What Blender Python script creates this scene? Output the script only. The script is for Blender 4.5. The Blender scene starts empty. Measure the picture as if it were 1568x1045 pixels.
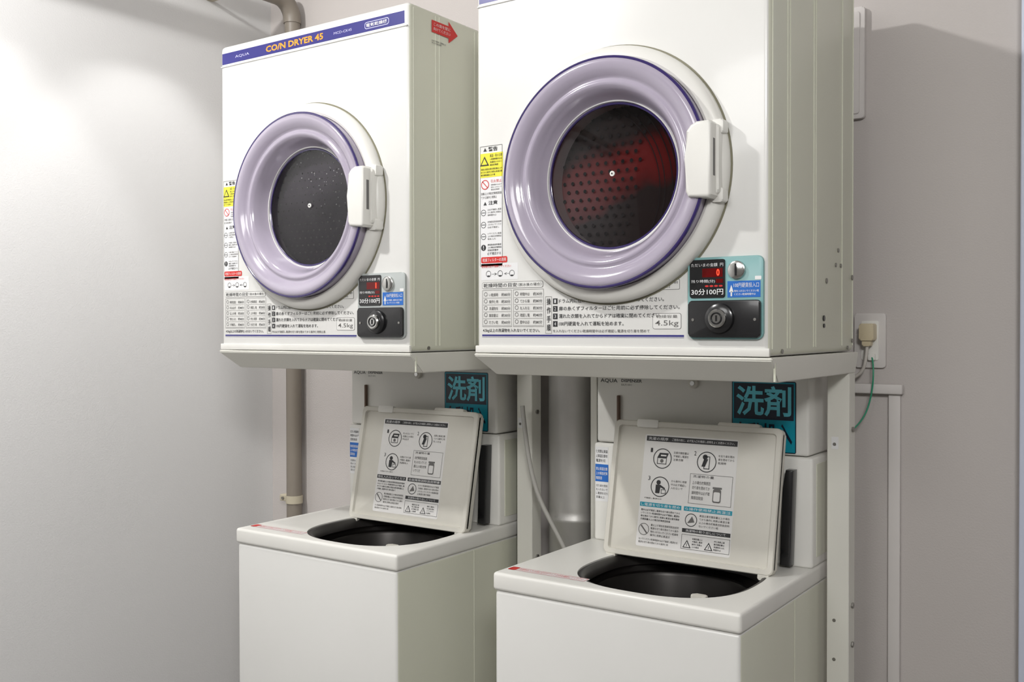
import bpy, bmesh, math, random
from mathutils import Vector, Matrix
random.seed(3)
SC=bpy.context.scene
try:
    SC.view_settings.view_transform='Standard'
    SC.view_settings.look='None'
except Exception: pass

# ------------------------------------------------------------ materials
MATS={}
def mat(name,col,rough=.5,metal=0.,coat=0.,noise=0.,nscale=8.,bump=0.,bscale=200.,emit=0.,alpha=None,spec=.5):
    if name in MATS: return MATS[name]
    m=bpy.data.materials.new(name);m.use_nodes=True
    nt=m.node_tree;b=nt.nodes['Principled BSDF']
    c=(col[0],col[1],col[2],1)
    b.inputs['Base Color'].default_value=c
    b.inputs['Roughness'].default_value=rough
    b.inputs['Metallic'].default_value=metal
    b.inputs['Coat Weight'].default_value=coat
    b.inputs['Coat Roughness'].default_value=.08
    b.inputs['Specular IOR Level'].default_value=spec
    if emit:
        b.inputs['Emission Color'].default_value=c
        b.inputs['Emission Strength'].default_value=emit
    if noise or bump:
        tc=nt.nodes.new('ShaderNodeTexCoord')
    if noise:
        n=nt.nodes.new('ShaderNodeTexNoise');n.inputs['Scale'].default_value=nscale;n.inputs['Detail'].default_value=4
        r=nt.nodes.new('ShaderNodeValToRGB')
        r.color_ramp.elements[0].position=.3;r.color_ramp.elements[1].position=.7
        r.color_ramp.elements[0].color=tuple(v*(1-noise) for v in col)+(1,)
        r.color_ramp.elements[1].color=tuple(min(1,v*(1+noise)) for v in col)+(1,)
        nt.links.new(tc.outputs['Object'],n.inputs['Vector']);nt.links.new(n.outputs['Fac'],r.inputs[0]);nt.links.new(r.outputs[0],b.inputs['Base Color'])
    if bump:
        n=nt.nodes.new('ShaderNodeTexNoise');n.inputs['Scale'].default_value=bscale;n.inputs['Detail'].default_value=3
        bm=nt.nodes.new('ShaderNodeBump');bm.inputs['Strength'].default_value=bump;bm.inputs['Distance'].default_value=.002
        nt.links.new(tc.outputs['Object'],n.inputs['Vector']);nt.links.new(n.outputs['Fac'],bm.inputs['Height']);nt.links.new(bm.outputs[0],b.inputs['Normal'])
    MATS[name]=m;return m
WHITE=mat('enamel_white',(.71,.705,.68),.30,coat=.3,noise=.012,nscale=4)
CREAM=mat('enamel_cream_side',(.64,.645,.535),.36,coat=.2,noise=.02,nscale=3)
PLAST=mat('white_plastic',(.74,.73,.69),.35,noise=.01,nscale=6)
LIDM=mat('lid_plastic',(.60,.58,.52),.4,noise=.03,nscale=12)
STEEL=mat('stand_paint',(.71,.70,.64),.42,noise=.02,nscale=5)
LILAC=mat('lilac_plastic',(.385,.345,.425),.15,coat=.8,noise=.02,nscale=5)
PURP=mat('dark_purple_trim',(.035,.022,.12),.15,coat=.8)
GAP=mat('olive_gap_shade',(.20,.19,.13),.5)
BLACK=mat('black_plastic',(.012,.012,.013),.25,coat=.3)
DKGREY=mat('dark_rubber',(.016,.014,.013),.42,noise=.15,nscale=20)
TUB=mat('tub_steel',(.035,.032,.03),.35,metal=.6,noise=.1,nscale=20)
NAVY=mat('navy_print',(.03,.028,.19),.35)
ORANGE=mat('orange_print',(.85,.34,.02),.4)
INK=mat('black_ink',(.02,.02,.022),.5)
GREYINK=mat('grey_ink',(.13,.125,.12),.5)
PAPER=mat('label_white',(.76,.76,.76),.4)
LAVP=mat('label_lavender',(.55,.55,.75),.4)
LIDPAPER=mat('lid_label_paper',(.70,.69,.67),.4)
YEL=mat('label_yellow',(.78,.72,.05),.4)
RED=mat('label_red',(.62,.025,.02),.4)
BLUE=mat('label_blue',(.02,.14,.50),.35)
TEAL=mat('label_teal',(.0,.27,.37),.4)
TEALL=mat('label_light_teal',(.14,.64,.78),.4)
DKTEAL=mat('label_dark_navy',(.004,.012,.03),.35)
PANELG=mat('panel_grey',(.42,.45,.44),.35)
PANELT=mat('panel_teal_grey',(.20,.39,.39),.3)
CHROME=mat('chrome',(.62,.62,.60),.2,metal=1.)
DULL=mat('dull_metal',(.35,.34,.32),.35,metal=.9)
LED=mat('red_led',(1,.03,.01),.4,emit=3.5)
LEDBG=mat('red_led_window',(.12,.0,.0),.2)
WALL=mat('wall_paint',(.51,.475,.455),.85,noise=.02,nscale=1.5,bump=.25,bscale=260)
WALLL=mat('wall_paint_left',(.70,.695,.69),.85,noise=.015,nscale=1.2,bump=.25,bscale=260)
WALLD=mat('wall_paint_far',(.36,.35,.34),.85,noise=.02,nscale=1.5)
CEIL=mat('ceiling_paint',(.55,.54,.53),.9,noise=.02)
FLOOR=mat('floor_vinyl',(.16,.15,.14),.5,noise=.1,nscale=6)
PIPE=mat('pvc_pipe',(.23,.20,.165),.45,noise=.04,nscale=10)
BRKT=mat('beige_strap',(.50,.45,.34),.45)
FOIL=mat('duct_foil',(.47,.46,.44),.45,metal=.6,noise=.08,nscale=9,bump=.5,bscale=25)
TRIM=mat('trim_white',(.61,.58,.56),.5)
DOORM=mat('door_frame_blue_white',(.58,.62,.74),.4)
HOSE=mat('hose_grey',(.42,.41,.38),.5)
GREEN=mat('earth_wire_green',(.02,.26,.14),.4)
CORD=mat('cord_grey',(.50,.47,.43),.5)
PLUG=mat('plug_beige',(.58,.50,.34),.4)
BROWN=mat('brown_rod',(.16,.10,.07),.5)

def glass_mat():
    m=bpy.data.materials.new('door_glass');m.use_nodes=True;nt=m.node_tree;nt.nodes.clear()
    o=nt.nodes.new('ShaderNodeOutputMaterial');mx=nt.nodes.new('ShaderNodeMixShader')
    t=nt.nodes.new('ShaderNodeBsdfTransparent');t.inputs[0].default_value=(.70,.68,.70,1)
    g=nt.nodes.new('ShaderNodeBsdfGlossy');g.inputs['Roughness'].default_value=.03
    f=nt.nodes.new('ShaderNodeFresnel');f.inputs[0].default_value=1.5
    nt.links.new(f.outputs[0],mx.inputs[0]);nt.links.new(t.outputs[0],mx.inputs[1]);nt.links.new(g.outputs[0],mx.inputs[2]);nt.links.new(mx.outputs[0],o.inputs[0])
    return m
GLASS=glass_mat()
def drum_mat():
    """dark drum with a red reflection of the door glass painted across it as a band"""
    m=bpy.data.materials.new('drum_red_reflection');m.use_nodes=True;nt=m.node_tree;b=nt.nodes['Principled BSDF']
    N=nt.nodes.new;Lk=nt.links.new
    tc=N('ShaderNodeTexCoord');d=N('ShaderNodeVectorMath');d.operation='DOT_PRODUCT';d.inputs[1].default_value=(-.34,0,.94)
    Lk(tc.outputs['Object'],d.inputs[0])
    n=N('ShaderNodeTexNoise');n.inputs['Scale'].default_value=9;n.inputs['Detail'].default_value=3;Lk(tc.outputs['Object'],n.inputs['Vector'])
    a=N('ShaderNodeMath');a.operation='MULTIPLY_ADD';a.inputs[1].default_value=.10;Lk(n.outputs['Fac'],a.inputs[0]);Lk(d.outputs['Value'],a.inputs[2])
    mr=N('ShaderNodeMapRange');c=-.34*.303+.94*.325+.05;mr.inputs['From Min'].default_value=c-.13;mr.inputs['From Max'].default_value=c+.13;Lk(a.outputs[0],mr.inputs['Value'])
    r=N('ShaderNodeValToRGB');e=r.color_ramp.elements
    dk=(.035,.024,.022,1);rd=(.28,.020,.018,1)  # red stands for a reflection seen in the glass
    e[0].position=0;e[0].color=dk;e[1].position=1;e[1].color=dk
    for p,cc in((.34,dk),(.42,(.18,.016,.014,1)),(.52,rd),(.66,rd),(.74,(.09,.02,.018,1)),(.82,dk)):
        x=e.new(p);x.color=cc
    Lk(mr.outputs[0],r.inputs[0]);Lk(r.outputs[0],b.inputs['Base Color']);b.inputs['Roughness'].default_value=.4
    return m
DRUM_G=mat('drum_dark_steel',(.12,.11,.13),.4,noise=.08,nscale=6)
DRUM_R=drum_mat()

# ------------------------------------------------------------ mesh helpers
def link(o,parent=None):
    bpy.context.collection.objects.link(o)
    if parent: o.parent=parent
    return o
def empty(name,loc=(0,0,0)):
    e=bpy.data.objects.new(name,None);e.location=loc;e.empty_display_size=.1
    return link(e)
def from_bm(bm,name,mats,parent=None,smooth=False,sm_angle=35):
    me=bpy.data.meshes.new(name);bmesh.ops.recalc_face_normals(bm,faces=bm.faces);bm.to_mesh(me);bm.free()
    for m in (mats if isinstance(mats,(list,tuple)) else [mats]): me.materials.append(m)
    o=bpy.data.objects.new(name,me);link(o,parent)
    if smooth:
        for p in me.polygons:p.use_smooth=True
        try: me.set_sharp_from_angle(angle=math.radians(sm_angle))
        except Exception: pass
    return o
def box(name,a,b,m,parent=None,bev=0.,seg=3):
    bm=bmesh.new();bmesh.ops.create_cube(bm,size=1)
    for v in bm.verts:
        v.co=Vector([a[i]+(v.co[i]+.5)*(b[i]-a[i]) for i in range(3)])
    if bev: bmesh.ops.bevel(bm,geom=bm.edges[:],offset=bev,segments=seg,profile=.5,affect='EDGES')
    return from_bm(bm,name,m,parent,smooth=bool(bev))
def rrect(x0,z0,x1,z1,r,n=6):
    pts=[]
    for cx,cz,a0 in((x1-r,z1-r,0),(x0+r,z1-r,90),(x0+r,z0+r,180),(x1-r,z0+r,270)):
        for i in range(n+1):
            a=math.radians(a0+90*i/n);pts.append((cx+r*math.cos(a),cz+r*math.sin(a)))
    return pts
def prism(name,pts,lo,hi,m,parent=None,axis='Y',bev=0.,seg=2,T=None):
    bm=bmesh.new()
    def P(p,h):
        if T: return T(p[0],p[1],h)
        return {'Y':(p[0],h,p[1]),'Z':(p[0],p[1],h),'X':(h,p[0],p[1])}[axis]
    A=[bm.verts.new(P(p,lo)) for p in pts];B=[bm.verts.new(P(p,hi)) for p in pts]
    bm.faces.new(A);fb=bm.faces.new(B[::-1]);n=len(pts)
    for i in range(n): bm.faces.new((A[i],B[i],B[(i+1)%n],A[(i+1)%n]))
    if bev:
        caps=[f for f in bm.faces if len(f.verts)==n and n>4]
        if n<=4: caps=bm.faces[:2]
        ed=set(e for f in caps for e in f.edges)
        bmesh.ops.bevel(bm,geom=list(ed),offset=bev,segments=seg,profile=.5,affect='EDGES')
    return from_bm(bm,name,m,parent,smooth=True,sm_angle=30)
def lathe(name,prof,c,m,parent=None,seg=96,axis='Y',closed=False,sm=35):
    bm=bmesh.new();rings=[]
    for r,h in prof:
        ring=[]
        for i in range(seg):
            a=2*math.pi*i/seg
            if axis=='Y': co=(c[0]+r*math.cos(a),c[1]+h,c[2]+r*math.sin(a))
            elif axis=='Z': co=(c[0]+r*math.cos(a),c[1]+r*math.sin(a),c[2]+h)
            else: co=(c[0]+h,c[1]+r*math.cos(a),c[2]+r*math.sin(a))
            ring.append(bm.verts.new(co))
        rings.append(ring)
    k=len(rings)
    for j in range(k if closed else k-1):
        A=rings[j];B=rings[(j+1)%k]
        for i in range(seg): bm.faces.new((A[i],A[(i+1)%seg],B[(i+1)%seg],B[i]))
    if not closed:
        for ring,(r,h) in((rings[0],prof[0]),(rings[-1],prof[-1])):
            if r<.012: bm.faces.new(ring)
    return from_bm(bm,name,m,parent,smooth=True,sm_angle=sm)
def disc(name,r,c,t,m,parent,axis='Y',seg=48):
    return lathe(name,[(.0001,0),(r*.96,0),(r,t*.2),(r,t),(.0001,t)],c,m,parent,seg,axis)
def tube(name,pts,r,m,parent=None,smooth=True,cyc=False):
    cu=bpy.data.curves.new(name,'CURVE');cu.dimensions='3D';cu.bevel_depth=r;cu.bevel_resolution=6;cu.use_fill_caps=True
    s=cu.splines.new('NURBS' if smooth else 'POLY');s.points.add(len(pts)-1)
    for i,p in enumerate(pts): s.points[i].co=(p[0],p[1],p[2],1)
    if smooth: s.order_u=3;s.use_endpoint_u=True;s.resolution_u=10
    tmp=bpy.data.objects.new('tmp',cu);bpy.context.collection.objects.link(tmp)
    bpy.context.view_layer.update()
    me=bpy.data.meshes.new_from_object(tmp.evaluated_get(bpy.context.evaluated_depsgraph_get()))
    bpy.data.objects.remove(tmp);me.name=name
    me.materials.clear();me.materials.append(m)
    for p in me.polygons:p.use_smooth=True
    o=bpy.data.objects.new(name,me);return link(o,parent)
def cut(o,cutter):
    cutter.parent=o.parent
    md=o.modifiers.new('b','BOOLEAN');md.operation='DIFFERENCE';md.object=cutter;md.solver='EXACT'
    bpy.context.view_layer.update()
    me=bpy.data.meshes.new_from_object(o.evaluated_get(bpy.context.evaluated_depsgraph_get()))
    o.modifiers.clear();old=o.data;o.data=me
    for p in me.polygons:p.use_smooth=True
    try: me.set_sharp_from_angle(angle=math.radians(30))
    except Exception: pass
def superell(cx,cy,a,b,n=2.6,seg=80):
    out=[]
    for i in range(seg):
        t=2*math.pi*i/seg;c=math.cos(t);s=math.sin(t)
        out.append((cx+a*math.copysign(abs(c)**(2/n),c),cy+b*math.copysign(abs(s)**(2/n),s)))
    return out

# ------------------------------------------------------------ printed graphics
class Print:
    """flat printed artwork merged in ONE mesh; (u,v) on surface, T maps to local 3D"""
    def __init__(s,T): s.T=T;s.bm=bmesh.new();s.m=[]
    def mi(s,m):
        if m not in s.m:s.m.append(m)
        return s.m.index(m)
    def poly(s,pts,m,l=1):
        vs=[s.bm.verts.new(s.T(u,v,.0003*l)) for u,v in pts]
        f=s.bm.faces.new(vs);f.material_index=s.mi(m)
    def rect(s,u0,v0,u1,v1,m,l=1): s.poly([(u0,v0),(u1,v0),(u1,v1),(u0,v1)],m,l)
    def rr(s,u0,v0,u1,v1,r,m,l=1): s.poly(rrect(u0,v0,u1,v1,r),m,l)
    def circ(s,u,v,r,m,l=1,n=28): s.poly([(u+r*math.cos(6.28318*i/n),v+r*math.sin(6.28318*i/n)) for i in range(n)],m,l)
    def ring(s,u,v,r,w,m,l=1,n=28):
        A=[(math.cos(6.28318*i/n),math.sin(6.28318*i/n)) for i in range(n)]
        for i in range(n):
            a=A[i];b=A[(i+1)%n]
            s.poly([(u+a[0]*(r-w),v+a[1]*(r-w)),(u+a[0]*r,v+a[1]*r),(u+b[0]*r,v+b[1]*r),(u+b[0]*(r-w),v+b[1]*(r-w))],m,l)
    def frame(s,u0,v0,u1,v1,w,m,l=1):
        s.rect(u0,v0,u1,v0+w,m,l);s.rect(u0,v1-w,u1,v1,m,l);s.rect(u0,v0+w,u0+w,v1-w,m,l);s.rect(u1-w,v0+w,u1,v1-w,m,l)
    def tri(s,u,v,h,m,l=1): s.poly([(u-h*.58,v),(u+h*.58,v),(u,v+h)],m,l)
    def text(s,body,u0,v0,u1,v1,m,l=2,bold=0.,shear=0.):
        cu=bpy.data.curves.new('t','FONT');cu.body=body;cu.size=1;cu.resolution_u=2;cu.offset=bold;cu.shear=shear
        o=bpy.data.objects.new('t',cu);bpy.context.collection.objects.link(o);bpy.context.view_layer.update()
        me=bpy.data.meshes.new_from_object(o.evaluated_get(bpy.context.evaluated_depsgraph_get()))
        bpy.data.objects.remove(o)
        if not me.vertices: return
        xs=[v.co.x for v in me.vertices];ys=[v.co.y for v in me.vertices]
        x0,x1,y0,y1=min(xs),max(xs),min(ys),max(ys);k=s.mi(m)
        vs=[s.bm.verts.new(s.T(u0+(v.co.x-x0)/(x1-x0+1e-9)*(u1-u0),v0+(v.co.y-y0)/(y1-y0+1e-9)*(v1-v0),.0003*l)) for v in me.vertices]
        for p in me.polygons:
            try:
                f=s.bm.faces.new([vs[i] for i in p.vertices]);f.material_index=k
            except ValueError: pass
        bpy.data.meshes.remove(me)
    def done(s,name,parent):
        me=bpy.data.meshes.new(name);s.bm.to_mesh(me);s.bm.free()
        for m in s.m: me.materials.append(m)
        return link(bpy.data.objects.new(name,me),parent)
JP="洗濯物を入れないでください乾燥時間中は必ず確認し電源を切り扉を閉めてから操作使用禁止高温注意衣類容量以上の場合故障原因取扱説明書参照"
def jp(n):
    i=random.randrange(0,len(JP)-n);return JP[i:i+n]
def para(P,u0,v0,u1,v1,rows,m=None,chars=14,l=2,fill=.68):
    m=m or GREYINK;h=(v1-v0)/rows
    for r in range(rows):
        w=1 if r<rows-1 else random.uniform(.5,.9)
        y=v1-(r+1)*h
        P.text(jp(max(3,int(chars*w))),u0,y+h*(1-fill)/2,u0+(u1-u0)*w,y+h*(1+fill)/2,m,l,bold=.008)

# ------------------------------------------------------------ coin dryer
DW,DH,DD=.6,.7326,.4852
RC=(.303,.324)
def build_dryer(loc,digit,variant):
    E=empty('coin_dryer',loc)
    body=box('cabinet',(0,.0,.0),(DW,DD,DH),[WHITE,CREAM],E,bev=.011,seg=4)
    c=lathe('c',[(.0001,-.05),(.134,-.05),(.134,.36),(.0001,.36)],(RC[0],0,RC[1]),WHITE,None,96);c.data.update()
    cut(body,c);bpy.data.objects.remove(c)
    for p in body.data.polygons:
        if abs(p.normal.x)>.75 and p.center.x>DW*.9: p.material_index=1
    # folded edges / seams
    box('front_top_fold',(.004,-.0025,.681),(.596,.002,.684),WHITE,E,bev=.001,seg=1)
    box('front_base_lip',(-.001,-.003,.0),(.601,.004,.014),PLAST,E,bev=.0015,seg=2)
    for y in (.012,.085,.098,.225,.238,.40,.472):
        box('side_fold',(DW-.001,y,.012),(DW+.0016,y+.0022,DH-.01),CREAM,E,bev=.0007,seg=1)
    for y,z,r,m in((.375,.199,.0042,DULL),(.36,.17,.0042,DULL),(.392,.17,.0042,DULL),(.302,.137,.005,DULL),(.47,.15,.005,DULL),(.286,.066,.0055,BLACK),(.287,.052,.004,BLACK),(.06,.008,.004,DULL),(.44,.008,.004,DULL),(.47,.022,.004,DULL)):
        disc('side_screw',r,(DW,y,z),.002,m,E,'X',16)
    # drum
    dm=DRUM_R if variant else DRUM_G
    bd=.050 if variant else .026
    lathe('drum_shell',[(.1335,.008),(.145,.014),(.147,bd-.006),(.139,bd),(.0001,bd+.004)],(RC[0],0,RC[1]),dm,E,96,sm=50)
    P=Print(lambda u,v,h:(u,bd-.003-h,v))
    HOLE=mat('drum_hole',(.012,.008,.008),.6)
    for i in range(-7,8):
        for j in range(-8,9):
            u=i*.018+(.009 if j%2 else 0);v=j*.0165
            if u*u+v*v<.136**2:
                if variant:
                    if u<.035+v*.2: P.circ(RC[0]+u,RC[1]+v,.0036,HOLE,1,10)
                else: P.circ(RC[0]+u,RC[1]+v,.0022,HOLE,1,8)
    if variant:
        for R in(.165,.175,.19,.20):
            for t in range(-60,61,3):                      # pressed arcs of the drum back
                a=math.radians(t);b2=math.radians(t+3);cx,cz=RC[0]-.09,RC[1]-.02
                q=[(cx+rr_*math.cos(g),cz+rr_*math.sin(g)) for rr_,g in((R,a),(R+.0016,a),(R+.0016,b2),(R,b2))]
                if all((x-RC[0])**2+(z-RC[1])**2<.137**2 for x,z in q): P.poly(q,HOLE,1)
    else:
        for _ in range(46):  # pale specks painted in as reflections on the glass
            a=random.uniform(-.6,2.2);r=.13*random.random()**.6
            P.circ(RC[0]+r*math.cos(a),RC[1]+r*math.sin(a),random.uniform(.0008,.0016),PAPER,2,6)
    P.done('drum_holes_and_glints',E)
    # door
    lathe('door_gap_shade',[(.2290,-.0008),(.2338,-.0012),(.2340,.001)],(RC[0],0,RC[1]),GAP,E,128)  # dark olive ring painting the shadow line around the door frame
    lathe('door_frame_ring',[(.2305,.001),(.2305,-.010),(.228,-.017),(.221,-.0225),(.210,-.0245),(.205,-.022),(.200,-.008)],(RC[0],0,RC[1]),PLAST,E)
    lathe('door_lilac_ring',[(.2030,-.010),(.2038,-.040),(.202,-.0450),(.197,-.0475),(.190,-.0475),(.180,-.0430),(.173,-.0375),(.1695,-.0340),(.167,-.0335),(.164,-.0360),(.1605,-.0372),(.156,-.0355),(.150,-.0285),(.144,-.016),(.138,-.003),(.133,.005),(.129,.0075)],(RC[0],0,RC[1]),LILAC,E,128,sm=60)
    tor=lambda R,y,r:[(R+r*math.cos(a),y+r*math.sin(a)) for a in [2*math.pi*i/10 for i in range(10)]]
    lathe('door_edge_trim',tor(.2027,-.0425,.0036),(RC[0],0,RC[1]),PURP,E,128,closed=True)
    lathe('glass_gasket',tor(.1305,.006,.0026),(RC[0],0,RC[1]),PURP,E,96,closed=True)
    lathe('door_glass',[(.131,.004),(.07,.0005),(.0001,-.0005)],(RC[0],0,RC[1]),GLASS,E,96,sm=60)
    disc('glass_center_rivet',.0048,(RC[0]+.006,-.002,RC[1]+.003),-.003,PLAST,E)
    disc('glass_center_rivet_b',.0015,(RC[0]+.006,-.0052,RC[1]+.003),-.0008,INK,E)
    # handle
    prism('door_handle',[(.480,.266),(.516,.263),(.521,.268),(.521,.386),(.516,.391),(.495,.391),(.484,.386),(.476,.376),(.4745,.330),(.475,.275)],-.020,-.056,PLAST,E,bev=.006,seg=4)
    box('handle_grip_slot',(.5195,-.046,.300),(.5214,-.038,.362),GREYINK,E,bev=.0004,seg=1)
    prism('handle_flange',rrect(.500,.270,.526,.388,.008),-.012,-.034,PLAST,E,bev=.004,seg=3)
    prism('handle_hinge',rrect(.508,.372,.530,.396,.004),-.004,-.026,PLAST,E,bev=.003,seg=2)
    prism('handle_hinge_low',rrect(.508,.258,.530,.282,.004),-.004,-.026,PLAST,E,bev=.003,seg=2)
    # control panel
    pm=PANELT if variant else PANELG
    prism('control_panel',rrect(.458,.029,.592,.168,.010),.001,-.006,pm,E,bev=.002)
    prism('control_panel_upper_black',rrect(.462,.099,.526,.164,.004),-.005,-.0075,BLACK,E,bev=.0008,seg=1)
    prism('control_panel_lower_black',rrect(.461,.032,.589,.0945,.006),-.005,-.012,BLACK,E,bev=.002)
    lathe('lock_housing',[(.026,-.011),(.0245,-.018),(.019,-.021),(.0001,-.021)],(.519,0,.064),BLACK,E,40)
    lathe('lock_barrel',[(.0155,-.020),(.0155,-.026),(.0135,-.028),(.0001,-.028)],(.519,0,.064),CHROME,E,32)
    lathe('lock_core',tor(.009,-.0285,.0014),(.519,0,.064),BLACK,E,32,closed=True)
    box('lock_keyway',(.5178,-.0295,.059),(.5202,-.028,.069),BLACK,E)
    for x in(.47,.58): disc('panel_screw',.0025,(x,-.012,.062),-.001,DULL,E,'Y',12)
    lathe('coin_slot_bezel',[(.0155,-.006),(.0150,-.011),(.0125,-.0125),(.0001,-.0120)],(.547,0,.145),CHROME,E,36)
    box('coin_slot',(.5455,-.0135,.135),(.5485,-.0115,.155),BLACK,E)
    P=Print(lambda u,v,h:(u,-.0075-h,v))
    P.text('ただいまの金額  円',.465,.152,.523,.158,PAPER,1)
    P.rect(.485,.134,.522,.149,LEDBG,1)
    P.text('残り時間(分)',.465,.124,.508,.130,PAPER,1)
    P.text(digit,.511,.136,.5165 if digit!='1' else .5135,.1475,LED,2,bold=.02)
    P.text('30分100円',.465,.104,.523,.1145,PAPER,1,bold=.01)
    P.text('●●●●',.49,.1175,.522,.1205,RED,1)
    P.rect(.510,.124,.5225,.131,LEDBG,1)
    P.done('display_print',E)
    P=Print(lambda u,v,h:(u,-.0062-h,v))
    P.rect(.530,.099,.5875,.1265,BLUE,1)
    P.text('100円硬貨投入口',.541,.1155,.585,.1235,PAPER,2)
    P.poly([(.533,.108),(.541,.108),(.537,.120)],PAPER,2);P.rect(.5357,.101,.5383,.109,PAPER,2)
    para(P,.542,.1015,.585,.1125,2,PAPER,12)
    P.rr(.578,.128,.589,.134,.001,PAPER,1)
    P.done('coin_label',E)
    # printed front
    P=Print(lambda u,v,h:(u,-h,v))
    P.rect(.008,.688,.588,.7145,NAVY,1)
    P.text('AQUA',.055,.6975,.105,.7045,LAVP,2)
    P.text('CO/N DRYER 45',.163,.694,.350,.7085,ORANGE,2,bold=.028)
    P.text('MCD-CK45',.383,.698,.437,.7035,LAVP,2)
    P.rr(.475,.6935,.545,.7085,.006,LAVP,2);P.rr(.4765,.695,.5435,.707,.005,NAVY,3);P.text('電気乾燥機',.480,.697,.540,.705,PAPER,4,bold=.01)
    # left warning column
    P.rect(.010,.170,.0635,.396,PAPER,1)
    P.text('警告',.030,.3955,.052,.4045,INK,2,bold=.02);P.frame(.010,.170,.0635,.407,.0008,GREYINK,2)
    P.tri(.022,.3965,.007,INK,2)
    P.rect(.010,.345,.065,.3925,YEL,2)
    P.tri(.021,.368,.019,INK,3);P.tri(.021,.3705,.012,YEL,4);P.text('高温・発火注意',.034,.384,.063,.390,INK,3)
    para(P,.034,.366,.063,.383,3,INK,8,3);para(P,.012,.347,.063,.364,3,INK,14,3)
    P.circ(.022,.331,.0095,PAPER,2);P.ring(.022,.331,.0095,.0016,RED,3);P.poly([(.0152,.3368),(.0164,.338),(.0288,.3252),(.0276,.324)],RED,3)
    P.text('引火禁止',.036,.334,.062,.340,RED,3);para(P,.036,.318,.062,.332,3,None,7);para(P,.012,.302,.062,.317,2,None,13)
    P.text('注意',.030,.2905,.052,.299,INK,2,bold=.02);P.tri(.022,.2905,.007,INK,2)
    for k,z in enumerate((.276,.252,.229,.207)):
        if z>.215:
            P.ring(.018,z,.0062,.0010,INK,2);P.rect(.0135,z-.0006,.0225,z+.0006,INK,2)
        else: P.circ(.018,z,.006,INK,2);P.rect(.0172,z-.001,.0188,z+.004,PAPER,3);P.rect(.0172,z-.0038,.0188,z-.0022,PAPER,3)
        para(P,.028,z-.008,.061,z+.008,3,INK if k==3 else None,8)
    P.text('必ず確認する',.027,.1925,.060,.198,INK,3)
    P.rr(.012,.1765,.075,.1885,.003,RED,2);P.text('乾燥フィルターの清掃',.016,.179,.072,.186,PAPER,3)
    P.rect(.012,.143,.100,.175,PAPER,1)
    P.text('使用後は必ず清掃してください',.013,.167,.084,.172,RED,3)
    for x in(.030,.058,.086):
        P.ring(x,.155,.0062,.0009,INK,2);P.rect(x-.003,.150,x+.003,.152,INK,2)
    P.text('→   ←',.038,.152,.080,.157,INK,2)
    # drying time table
    P.rr(.014,.1255,.158,.1385,.004,GREYINK,1);P.rr(.0148,.1263,.1572,.1377,.0034,WHITE,2)
    P.text('乾燥時間の目安',.018,.128,.098,.1363,INK,3,bold=.008);P.text('（脱水後の場合）',.101,.129,.154,.1352,INK,3)
    for c0 in(.015,.089):
        P.frame(c0,.051,c0+.070,.123,.0006,GREYINK,2)
        for r in range(5):
            z=.1095-r*.0135
            P.text(jp(4),c0+.016,z+.001,c0+.038,z+.0075,GREYINK,2,bold=.008)
            P.text('約%d分'%random.choice((30,40,60,80)),c0+.046,z+.001,c0+.067,z+.0075,INK,2,bold=.006)
            P.ring(c0+.008,z+.0055,.0042,.0010,GREYINK,2,14)
            P.rect(c0+.002,z-.0022,c0+.068,z-.0017,GREYINK,2)
    P.text('4.5kg以上の洗濯物を入れないでください。',.016,.0395,.150,.0475,INK,2,bold=.012)
    # steps
    P.frame(.163,.038,.177,.108,.0006,GREYINK,2)
    for i,ch in enumerate('操作手順'):
        P.text(ch,.166,.092-i*.0165,.175,.1045-i*.0165,INK,2,bold=.014)
    for i in range(4):
        z=.0945-i*.0142
        P.rect(.180,z-.001,.190,z+.0095,INK,2);P.text(str(i+1),.1833,z+.001,.1867,z+.0075,PAPER,3)
        w=(.41,.44,.405,.33)[i]
        P.text(('ドラム内に他の衣類が入っていないか確かめてください。','扉の糸くずフィルターはご使用前に必ず掃除してください。','濡れた衣類を入れてからドアは確実に閉めてください。','100円硬貨を入れて運転を始めます。')[i],.193,z+.0005,w,z+.0085,INK,2,bold=.008)
    para(P,.180,.0385,.425,.047,1,GREYINK,38)
    P.rr(.388,.046,.443,.074,.004,GREYINK,1);P.rr(.3888,.0468,.4422,.0732,.0034,WHITE,2)
    P.text('乾燥容量',.395,.0655,.436,.071,GREYINK,3);P.text('4.5kg',.393,.0495,.438,.0615,GREYINK,3,bold=.004)
    P.rr(.398,.115,.440,.133,.002,GREYINK,1);P.rr(.3987,.1157,.4393,.1323,.0016,WHITE,2);para(P,.401,.117,.437,.131,2,INK,9,3)
    P.rect(.014,.0325,.448,.0358,NAVY,1);P.rect(.014,.0305,.448,.0312,NAVY,1)
    P.done('front_print',E)
    P=Print(lambda u,v,h:(DW+.0016+h,u,v))
    P.poly([(.072,.685),(.130,.685),(.130,.674),(.162,.697),(.130,.721),(.130,.711),(.072,.711)],RED,1)
    P.text('この面を壁に',.078,.700,.136,.707,PAPER,2);P.text('向けてください',.078,.690,.136,.697,PAPER,2)
    para(P,.072,.660,.12,.670,2,GREYINK,10)
    P.done('side_print',E)
    return E
X2,ZB=.7737,1.3371
build_dryer((0,0,ZB),'1',0)
build_dryer((X2,0,ZB+.002),'0',1)

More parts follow.
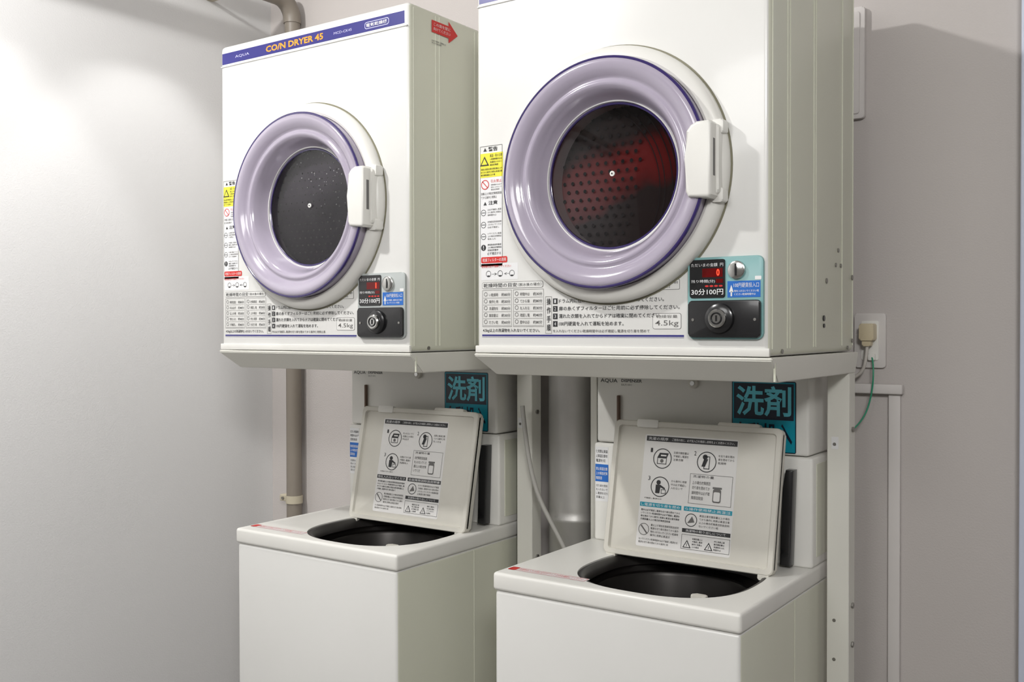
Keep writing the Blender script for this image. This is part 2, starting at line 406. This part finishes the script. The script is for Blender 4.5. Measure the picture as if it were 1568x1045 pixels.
# ------------------------------------------------------------ dryer stands
def build_stand(x,dz=0):
    E=empty('dryer_stand',(x,0,0));z=ZB-.0015+dz
    bm=bmesh.new()
    secs=[((-.002,-.006,.607,.492),z),((-.002,-.006,.607,.492),z-.005),((.020,.040,.601,.492),z-.043),((.026,.046,.595,.486),z-.043)]
    R=[]
    for (a,b,c,d),h in secs: R.append([bm.verts.new(p) for p in((a,b,h),(c,b,h),(c,d,h),(a,d,h))])
    for j in range(3):
        for i in range(4): bm.faces.new((R[j][i],R[j][(i+1)%4],R[j+1][(i+1)%4],R[j+1][i]))
    bm.faces.new(R[0]);bm.faces.new(R[3][::-1])
    bmesh.ops.bevel(bm,geom=bm.edges[:],offset=.0015,segments=2,affect='EDGES')
    from_bm(bm,'tray',STEEL,E,smooth=True)
    box('tray_seam',(.603,.012,z-.040),(.6065,.0145,z-.004),CREAM,E)
    k=0 if dz else .005
    for xa,xb in((-.001,.016),(.557+k,.601+k)):
        box('post_front_flange',(xa,.450,.0),(xb,.453,z-.043),STEEL,E,bev=.001,seg=1)
        sx=(xb-.003,xb) if xa>.1 else (xa,xa+.003)
        box('post_side_flange',(sx[0],.452,.0),(sx[1],.492,z-.043),STEEL,E,bev=.001,seg=1)
    for zz in(.30,.62,.74,.82,1.18):
        disc('post_bolt',.006,(.601+k,.472,zz),.004,DULL,E,'X',6)
        disc('post_hole',.0035,(.572,.450,zz-.03),-.001,DULL,E,'Y',12)
    box('post_label',(.566,.4492,1.14),(.580,.450,1.165),PAPER,E)
    box('rear_crossbar',(.0,.486,.35),(.6,.4925,.39),STEEL,E)
    for xa in(-.001,.557): box('post_foot',(xa,.44,0),(xa+.016 if xa<0 else xa+.044,.495,.006),DULL,E)
    return E
build_stand(0);build_stand(X2,.002)

# ------------------------------------------------------------ coin washers
def build_washer(x,variant):
    W=.522;Y0=.0213;Y1=.535;H=.9
    E=empty('coin_washing_machine',(x,0,0))
    body=box('cabinet',(.003,Y0+.004,.035),(W-.003,Y1-.003,.864),[WHITE,CREAM],E,bev=.008,seg=3)
    rim=box('top_deck',(0,Y0,.8635),(W,Y1,H),PLAST,E,bev=.007,seg=4)
    ox=0 if variant else .018
    OC=(.298+ox,.222)
    c=prism('c',superell(OC[0],OC[1],.176,.178),.5,1.,WHITE,None,'Z');cut(rim,c);cut(body,c);bpy.data.objects.remove(c)
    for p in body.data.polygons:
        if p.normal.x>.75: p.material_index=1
    # tub
    bm=bmesh.new();R=[]
    for a,z in((.177,.8965),(.172,.8985),(.166,.8965),(.160,.888),(.158,.876),(.163,.872),(.170,.866),(.172,.80),(.165,.55),(.08,.53),(.001,.53)):
        R.append([bm.verts.new((px,py,z)) for px,py in superell(OC[0],OC[1],a,a*1.01,2.6 if z>.87 else 2.2)])
    for A,B in zip(R,R[1:]):
        for i in range(len(A)): bm.faces.new((A[i],A[(i+1)%len(A)],B[(i+1)%len(A)],B[i]))
    from_bm(bm,'tub_rubber_ring',DKGREY,E,smooth=True,sm_angle=50)
    lathe('basket',[(.150,.868-.9),(.154,.862-.9),(.150,.855-.9),(.148,.60-.9),(.02,.56-.9),(.0001,.56-.9)],(OC[0],OC[1],.9),TUB,E,72,'Z')
    lathe('pulsator',[(.09,.0),(.08,.02),(.03,.04),(.0001,.05)],(OC[0],OC[1],.565),DKGREY,E,48,'Z')
    prism('softener_tab',rrect(OC[0]+.085,OC[1]-.105,OC[0]+.115,OC[1]-.085,.006),.874,.890,LIDM,E,'Z',bev=.002)
    box('kick_plate',(.02,Y0+.03,.012),(W-.02,Y1-.03,.04),DKGREY,E)
    for fx in(.05,W-.05):
        for fy in(Y0+.05,Y1-.05): lathe('foot',[(.0001,0),(.022,0),(.02,.02),(.012,.036),(.0001,.036)],(fx,fy,0),BLACK,E,20,'Z')
    box('side_fold',(W-.004,.30,.05),(W-.0018,.303,.86),CREAM,E,bev=.0005,seg=1)
    # rear housing
    box('control_housing',(.014,.402,.8995),(W-.001,.535,1.124),PLAST,E,bev=.006,seg=3)
    box('dispenser_housing',(.020,.405,1.126),(W-.010,.535,1.288),PLAST,E,bev=.006,seg=3)
    box('housing_side_panel',(W-.0015,.425,.92),(W+.0005,.50,1.11),CREAM,E,bev=.0005,seg=1)
    lathe('dispenser_knob',[(.012,-.0),(.011,-.008),(.006,-.010),(.0001,-.010)],(.262,.405,1.268),LIDM,E,28)
    lathe('dispenser_knob_lock',[(.006,-.0),(.005,-.012),(.0001,-.012)],(.262,.405,1.268),CHROME,E,20)
    box('lever_rod',(.076,.396,1.155),(.082,.405,1.235),BROWN,E,bev=.002)
    hx=-.022+ox*.6
    prism('hinge_arm',[(.484+hx,.905),(.506+hx,.905),(.512+hx,1.10),(.496+hx,1.10),(.490+hx,1.06)],.375,.401,BLACK,E,bev=.003)
    # prints on housing
    P=Print(lambda u,v,h:(u,.405-h,v))
    P.text('AQUA',.030,1.262,.074,1.272,INK,1,bold=.01);P.text('DISPENSER',.084,1.265,.136,1.272,INK,1,bold=.02);P.text('DLT-W1',.084,1.257,.110,1.261,GREYINK,1)
    P.rr(.348,1.130,.486,1.277,.004,DKTEAL,1)
    P.rect(.350,1.132,.484,1.197,TEAL,2)
    P.frame(.350,1.132,.484,1.275,.003,TEAL,3)
    P.text('洗剤',.358,1.204,.476,1.267,TEALL,4,bold=.022)
    P.text('自動投入',.356,1.148,.478,1.190,DKTEAL,4,bold=.024)
    P.done('detergent_sticker',E)
    P=Print(lambda u,v,h:(u,.402-h,v))
    P.rect(.018,.99,.052,1.115,PAPER,1);P.rect(.018,1.035,.052,1.075,BLUE,2)
    para(P,.020,1.078,.050,1.11,3,INK,6);para(P,.020,1.038,.050,1.07,3,PAPER,6,3);para(P,.020,.995,.050,1.03,4,GREYINK,6)
    P.done('housing_label',E)
    # lid
    L=.378;HH=.290;th=math.atan2(.058,.285);ly,lz=(.290,.902) if variant else (.280,.900);lx=.100 if variant else .128
    T=lambda u,v,h:(lx+u,ly+v*math.sin(th)-h*math.cos(th),lz+v*math.cos(th)+h*math.sin(th))
    prism('lid_panel',rrect(0,0,L,HH,.012),-.024,-.007,LIDM,E,bev=.004,T=T)
    o=rrect(.0,.0,L,HH,.012);i=rrect(.011,.011,L-.011,HH-.011,.008)
    bm=bmesh.new();n=len(o)
    Q=[[bm.verts.new(T(p[0],p[1],h)) for p in pts] for pts,h in((o,-.012),(o,-.002),([(q[0]+(.0015 if q[0]<L/2 else -.0015),q[1]+(.0015 if q[1]<HH/2 else -.0015)) for q in o],0),(i,0),([(q[0]+(.002 if q[0]<L/2 else -.002),q[1]+(.002 if q[1]<HH/2 else -.002)) for q in i],-.008))]
    for A,B in zip(Q,Q[1:]):
        for k in range(n): bm.faces.new((A[k],A[(k+1)%n],B[(k+1)%n],B[k]))
    from_bm(bm,'lid_rim',LIDM,E,smooth=True,sm_angle=30)
    prism('lid_latch_lip',rrect(.24,HH-.004,.33,HH+.006,.004),-.018,-.001,LIDM,E,bev=.002,T=T)
    prism('lid_latch_catch',rrect(.055,HH-.014,.105,HH+.003,.003),-.012,.001,PLAST,E,bev=.001,T=T)
    for u in(.008,L-.03): prism('lid_hinge',rrect(u,-.010,u+.022,.012,.003),-.02,-.001,LIDM,E,bev=.002,T=T)
    P=Print(lambda u,v,h:T(u,v,-.007+h))
    a,b,c0,d=.074,.024,.286,.262
    HD=TEAL if variant else INK
    P.rr(a,b,c0,d,.004,LIDPAPER,1)
    P.rect(a+.004,d-.014,c0-.002,d-.003,INK,2);P.text('洗濯の順序',a+.008,d-.0118,a+.055,d-.0052,PAPER,3)
    P.text('ご使用の前に、必ず投入口を確認し説明をよくお読みください。',a+.064,d-.0112,c0-.008,d-.0058,PAPER,3)
    for k,(u,v) in enumerate(((.045,.212),(.146,.212),(.045,.152))):
        P.text(str(k+1),a+u-.029,v+.012+b-.024,a+u-.024,v+.021+b-.024,INK,3)
        P.ring(a+u,v,.0215,.0018,INK,3,40)
        if k==0:       # top loader pictogram
            P.frame(a+u-.012,v-.012,a+u+.010,v+.002,.0014,INK,3);P.poly([(a+u-.012,v+.002),(a+u+.010,v+.002),(a+u+.014,v+.012),(a+u-.007,v+.012)],INK,3)
            P.rect(a+u-.004,v+.005,a+u+.009,v+.008,LIDPAPER,4);P.circ(a+u-.001,v-.005,.004,GREYINK,3,14)
        elif k==1:     # detergent / coin
            P.frame(a+u-.006,v-.015,a+u+.007,v+.012,.0016,INK,3);P.circ(a+u-.004,v+.010,.0055,INK,3,16);P.poly([(a+u-.011,v-.010),(a+u-.003,v-.010),(a+u+.003,v+.006),(a+u-.006,v+.006)],INK,3)
        else:          # person loading
            P.circ(a+u-.004,v+.009,.0050,INK,3,16)
            P.poly([(a+u-.010,v+.004),(a+u+.001,v+.004),(a+u+.012,v-.002),(a+u+.011,v-.005),(a+u+.001,v-.001),(a+u,v-.014),(a+u-.010,v-.014)],INK,3)
            P.frame(a+u+.003,v-.014,a+u+.014,v-.005,.0012,INK,3)
        para(P,a+u+.025,v-.004,a+u+.060,v+.018,3,GREYINK,7,3)
    P.frame(a+.112,.124,c0-.006,.186,.0008,GREYINK,3)
    P.text('洗濯物の量',a+.118,.178,a+.165,.1835,INK,3)
    P.rr(a+.165,.130,a+.183,.158,.004,GREYINK,3);P.rr(a+.167,.133,a+.181,.152,.003,LIDPAPER,4);P.rect(a+.164,.158,a+.184,.162,GREYINK,3)
    para(P,a+.118,.131,a+.158,.173,4,GREYINK,8,3)
    para(P,a+.01,.124,a+.09,.1285,1,GREYINK,16,3)
    for s0,s1 in((a+.002,a+.098),(a+.104,c0-.002)):
        P.rect(s0,.108,s1,.117,HD,3);P.text(jp(10),s0+.003,.1095,s1-.003,.1155,PAPER,4)
    para(P,a+.006,.078,a+.096,.104,4,INK,20,3)
    P.ring(a+.122,.090,.0135,.0015,INK,3,32);P.poly([(a+.114,.083),(a+.130,.086),(a+.124,.098)],GREYINK,3)
    para(P,a+.14,.076,c0-.006,.104,4,GREYINK,13,3)
    P.rect(a+.104,.064,c0-.002,.072,INK,3);P.text('洗濯物の取り出しについて',a+.112,.0655,c0-.012,.0705,PAPER,4)
    P.frame(a+.104,.030,c0-.002,.060,.0008,GREYINK,3)
    for u in(.117,.165):
        P.tri(a+u,.033,.016,INK,3);P.tri(a+u,.0345,.011,LIDPAPER,4);P.rect(a+u-.0006,.036,a+u+.0006,.042,INK,5)
        para(P,a+u+.011,.033,a+u+.034,.055,4,INK,6,3)
    P.ring(a+.016,.060,.0125,.0012,GREYINK,3,28);P.poly([(a+.008,.067),(a+.010,.069),(a+.025,.053),(a+.023,.051)],GREYINK,3)
    para(P,a+.032,.046,a+.096,.074,4,GREYINK,14,3);para(P,a+.006,.030,a+.096,.043,2,GREYINK,22,3)
    P.done('lid_instruction_label',E)
    # red strip on deck
    P=Print(lambda u,v,h:(u,v,.9+h))
    P.rr(.012,.056,.192,.080,.004,PAPER,1);P.rr(.012,.056,.030,.080,.004,RED,2)
    P.frame(.014,.058,.190,.078,.0012,RED,2);P.text('洗濯物を入れる前に必ずポケットの中を確認してください',.034,.063,.184,.073,RED,3)
    P.done('deck_label',E)
    return E
build_washer(.0207,0);build_washer(.7958,1)

# ------------------------------------------------------------ room
XL,YB,XR,YF,ZC=-.495,.60,3.6,-3.6,2.75
def wall(name,a,b,m): return box(name,a,b,m)
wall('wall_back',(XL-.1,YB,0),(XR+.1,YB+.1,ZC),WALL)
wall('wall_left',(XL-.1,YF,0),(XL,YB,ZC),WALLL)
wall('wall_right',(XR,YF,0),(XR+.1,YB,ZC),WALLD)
wall('wall_front',(XL-.1,YF-.1,0),(XR+.1,YF,ZC),WALLD)
wall('floor',(XL-.1,YF-.1,-.1),(XR+.1,YB+.1,0),FLOOR)
wall('ceiling',(XL-.1,YF-.1,ZC),(XR+.1,YB+.1,ZC+.1),CEIL)
box('baseboard_back',(XL,YB-.008,0),(XR,YB,.07),GREYINK)
box('baseboard_left',(XL,YF,0),(XL+.008,YB-.008,.07),GREYINK)
box('trim_1',(1.416,YB-.010,.07),(1.440,YB,1.247),TRIM,bev=.002)
box('trim_2',(1.20,YB-.020,1.247),(1.446,YB,1.268),TRIM,bev=.003)
box('trim_3',(1.667,YB-.03,.07),(1.76,YB,ZC),DOORM,bev=.003)

# wall switch box (upper)
E=empty('wall_junction_box',(0,0,0))
prism('cover',rrect(1.27,1.835,1.366,2.072,.006),YB,YB-.014,TRIM,E,bev=.003)
prism('cover_plate',rrect(1.28,1.845,1.356,2.062,.004),YB-.013,YB-.017,TRIM,E,bev=.002)
# outlet
E=empty('power_outlet',(0,0,0))
prism('plate',rrect(1.345,1.302,1.410,1.418,.006),YB,YB-.008,TRIM,E,bev=.002)
prism('socket_insert',rrect(1.360,1.318,1.396,1.402,.003),YB-.007,YB-.010,PLAST,E,bev=.001)
E=empty('power_cord',(0,0,0))
prism('plug',rrect(1.362,1.360,1.392,1.396,.004),YB-.009,YB-.036,PLUG,E,bev=.003)
prism('plug_cap',rrect(1.367,1.348,1.385,1.362,.003),YB-.014,YB-.032,PLUG,E,bev=.003)
tube('cord',[(1.376,YB-.024,1.352),(1.376,YB-.03,1.325),(1.368,YB-.03,1.29),(1.33,YB-.03,1.272),(1.25,YB-.04,1.29)],.0035,CORD,E)
tube('earth_wire',[(1.384,YB-.016,1.325),(1.392,YB-.03,1.30),(1.387,YB-.03,1.24),(1.372,YB-.04,1.19),(1.352,YB-.05,1.17)],.0017,GREEN,E)
prism('earth_terminal',rrect(1.376,1.318,1.390,1.332,.002),YB-.009,YB-.018,PLAST,E,bev=.001)

# drain pipe
E=empty('drain_pipe',(0,0,0))
px,py=-.355,.562
tube('riser',[(px,py,.0),(px,py,2.34)],.0235,PIPE,E,smooth=False)
pts=[(px,py,2.33)]+[(px,py-.06+.06*math.cos(t),2.34+.06*math.sin(t)) for t in[math.radians(i*15) for i in range(7)]]+[(px,.40,2.40)]
tube('elbow',pts,.027,PIPE,E,smooth=False)
tube('ceiling_run',[(px,.49,2.40),(px,-3.3,2.40)],.0235,PIPE,E,smooth=False)
for z in(.857,1.9):
    lathe('clamp_band',[(.0242,-.012),(.0262,-.012),(.0262,.012),(.0242,.012)],(px,py,z),BRKT,E,32,'Z',closed=True)
    box('clamp_bracket',(px-.062,py-.004,z-.010),(px-.024,YB,z+.010),BRKT,E,bev=.002)
    disc('clamp_bolt',.005,(px-.045,py-.004,z),-.005,DULL,E,'Y',6)
for y in(.36,-.6): box('run_strap',(XL,y-.012,2.372),(px+.02,y+.012,2.378),BRKT,E,bev=.001)

# foil duct between the stacks
E=empty('exhaust_duct',(0,0,0))
prof=[]
z=.10
while z<1.95:
    prof+= [(.062,z),(.062,z+.388),(.0655,z+.393),(.0655,z+.401),(.062,z+.406)];z+=.42
prof=[(.062,0)]+prof
lathe('duct_tube',prof,(.678,.530,0.),FOIL,E,64,'Z')
tube('drain_hose',[(.612,.40,1.20),(.62,.405,1.10),(.645,.41,.99),(.70,.415,.90),(.735,.42,.84),(.745,.425,.6),(.745,.425,.0)],.0055,HOSE,empty('drain_hose_line'))

# ------------------------------------------------------------ lights
def aim(o,t):
    d=Vector(t)-o.location;o.rotation_euler=d.to_track_quat('-Z','Y').to_euler()
def spot(name,loc,tgt,W,ang,blend,size,col=(1,.99,.975)):
    l=bpy.data.lights.new(name,'SPOT');l.energy=W;l.spot_size=math.radians(ang);l.spot_blend=blend;l.shadow_soft_size=size;l.color=col
    o=bpy.data.objects.new(name,l);o.location=loc;link(o);aim(o,tgt);return o
def area(name,loc,tgt,W,sx,sy,col=(1,.992,.98)):
    l=bpy.data.lights.new(name,'AREA');l.shape='RECTANGLE';l.size=sx;l.size_y=sy;l.energy=W;l.color=col
    o=bpy.data.objects.new(name,l);o.location=loc;link(o);aim(o,tgt);return o
EM=mat('lamp_emitter',(1,.96,.9),.5,emit=4)
def fixture(x,y):
    E=empty('downlight',(x,y,ZC))
    lathe('trim_ring',[(.040,0),(.055,0),(.055,-.006),(.045,-.010),(.040,-.004)],(0,0,0),TRIM,E,40,'Z')
    disc('lens',.040,(0,0,-.003),.002,EM,E,'Z')
for (x,y) in((.05,-1.1),(-.12,-.38),(-.12,.12),(1.7,-1.0)): fixture(x,y)
spot('key_downlight',(.05,-1.10,ZC-.02),(.9,-.3,.6),112,165,.4,.05)
spot('wallwash_a',(-.12,-.38,ZC-.02),(-.17,-.38,0),23,66,.3,.03)
spot('wallwash_b',(-.12,.12,ZC-.02),(-.17,.11,0),23,66,.3,.03)
area('ceiling_panel_light',(2.7,-2.4,ZC-.05),(.6,0,1.1),68,.7,.7)
area('ceiling_panel_light_b',(1.0,-2.6,ZC-.05),(.8,0,1.0),34,1.2,1.2)
w=bpy.data.worlds.new('world');SC.world=w;w.use_nodes=True
w.node_tree.nodes['Background'].inputs[0].default_value=(.8,.82,.85,1);w.node_tree.nodes['Background'].inputs[1].default_value=.2

# ------------------------------------------------------------ camera
cam=bpy.data.cameras.new('camera');cam.sensor_width=36;cam.lens=1518.72/1568*36;cam.clip_start=.02
co=bpy.data.objects.new('camera',cam);link(co);co.location=(1.9553,-1.5804,1.3867)
yaw,pit,rol=math.radians(34.741),math.radians(-.7242),math.radians(-.0853)
fw=Vector((-math.sin(yaw)*math.cos(pit),math.cos(yaw)*math.cos(pit),math.sin(pit)));rt=Vector((math.cos(yaw),math.sin(yaw),0));up=rt.cross(fw)
r2=rt*math.cos(rol)+up*math.sin(rol);u2=up*math.cos(rol)-rt*math.sin(rol)
M=Matrix((r2,u2,-fw)).transposed().to_4x4();M.translation=co.location;co.matrix_world=M
SC.camera=co
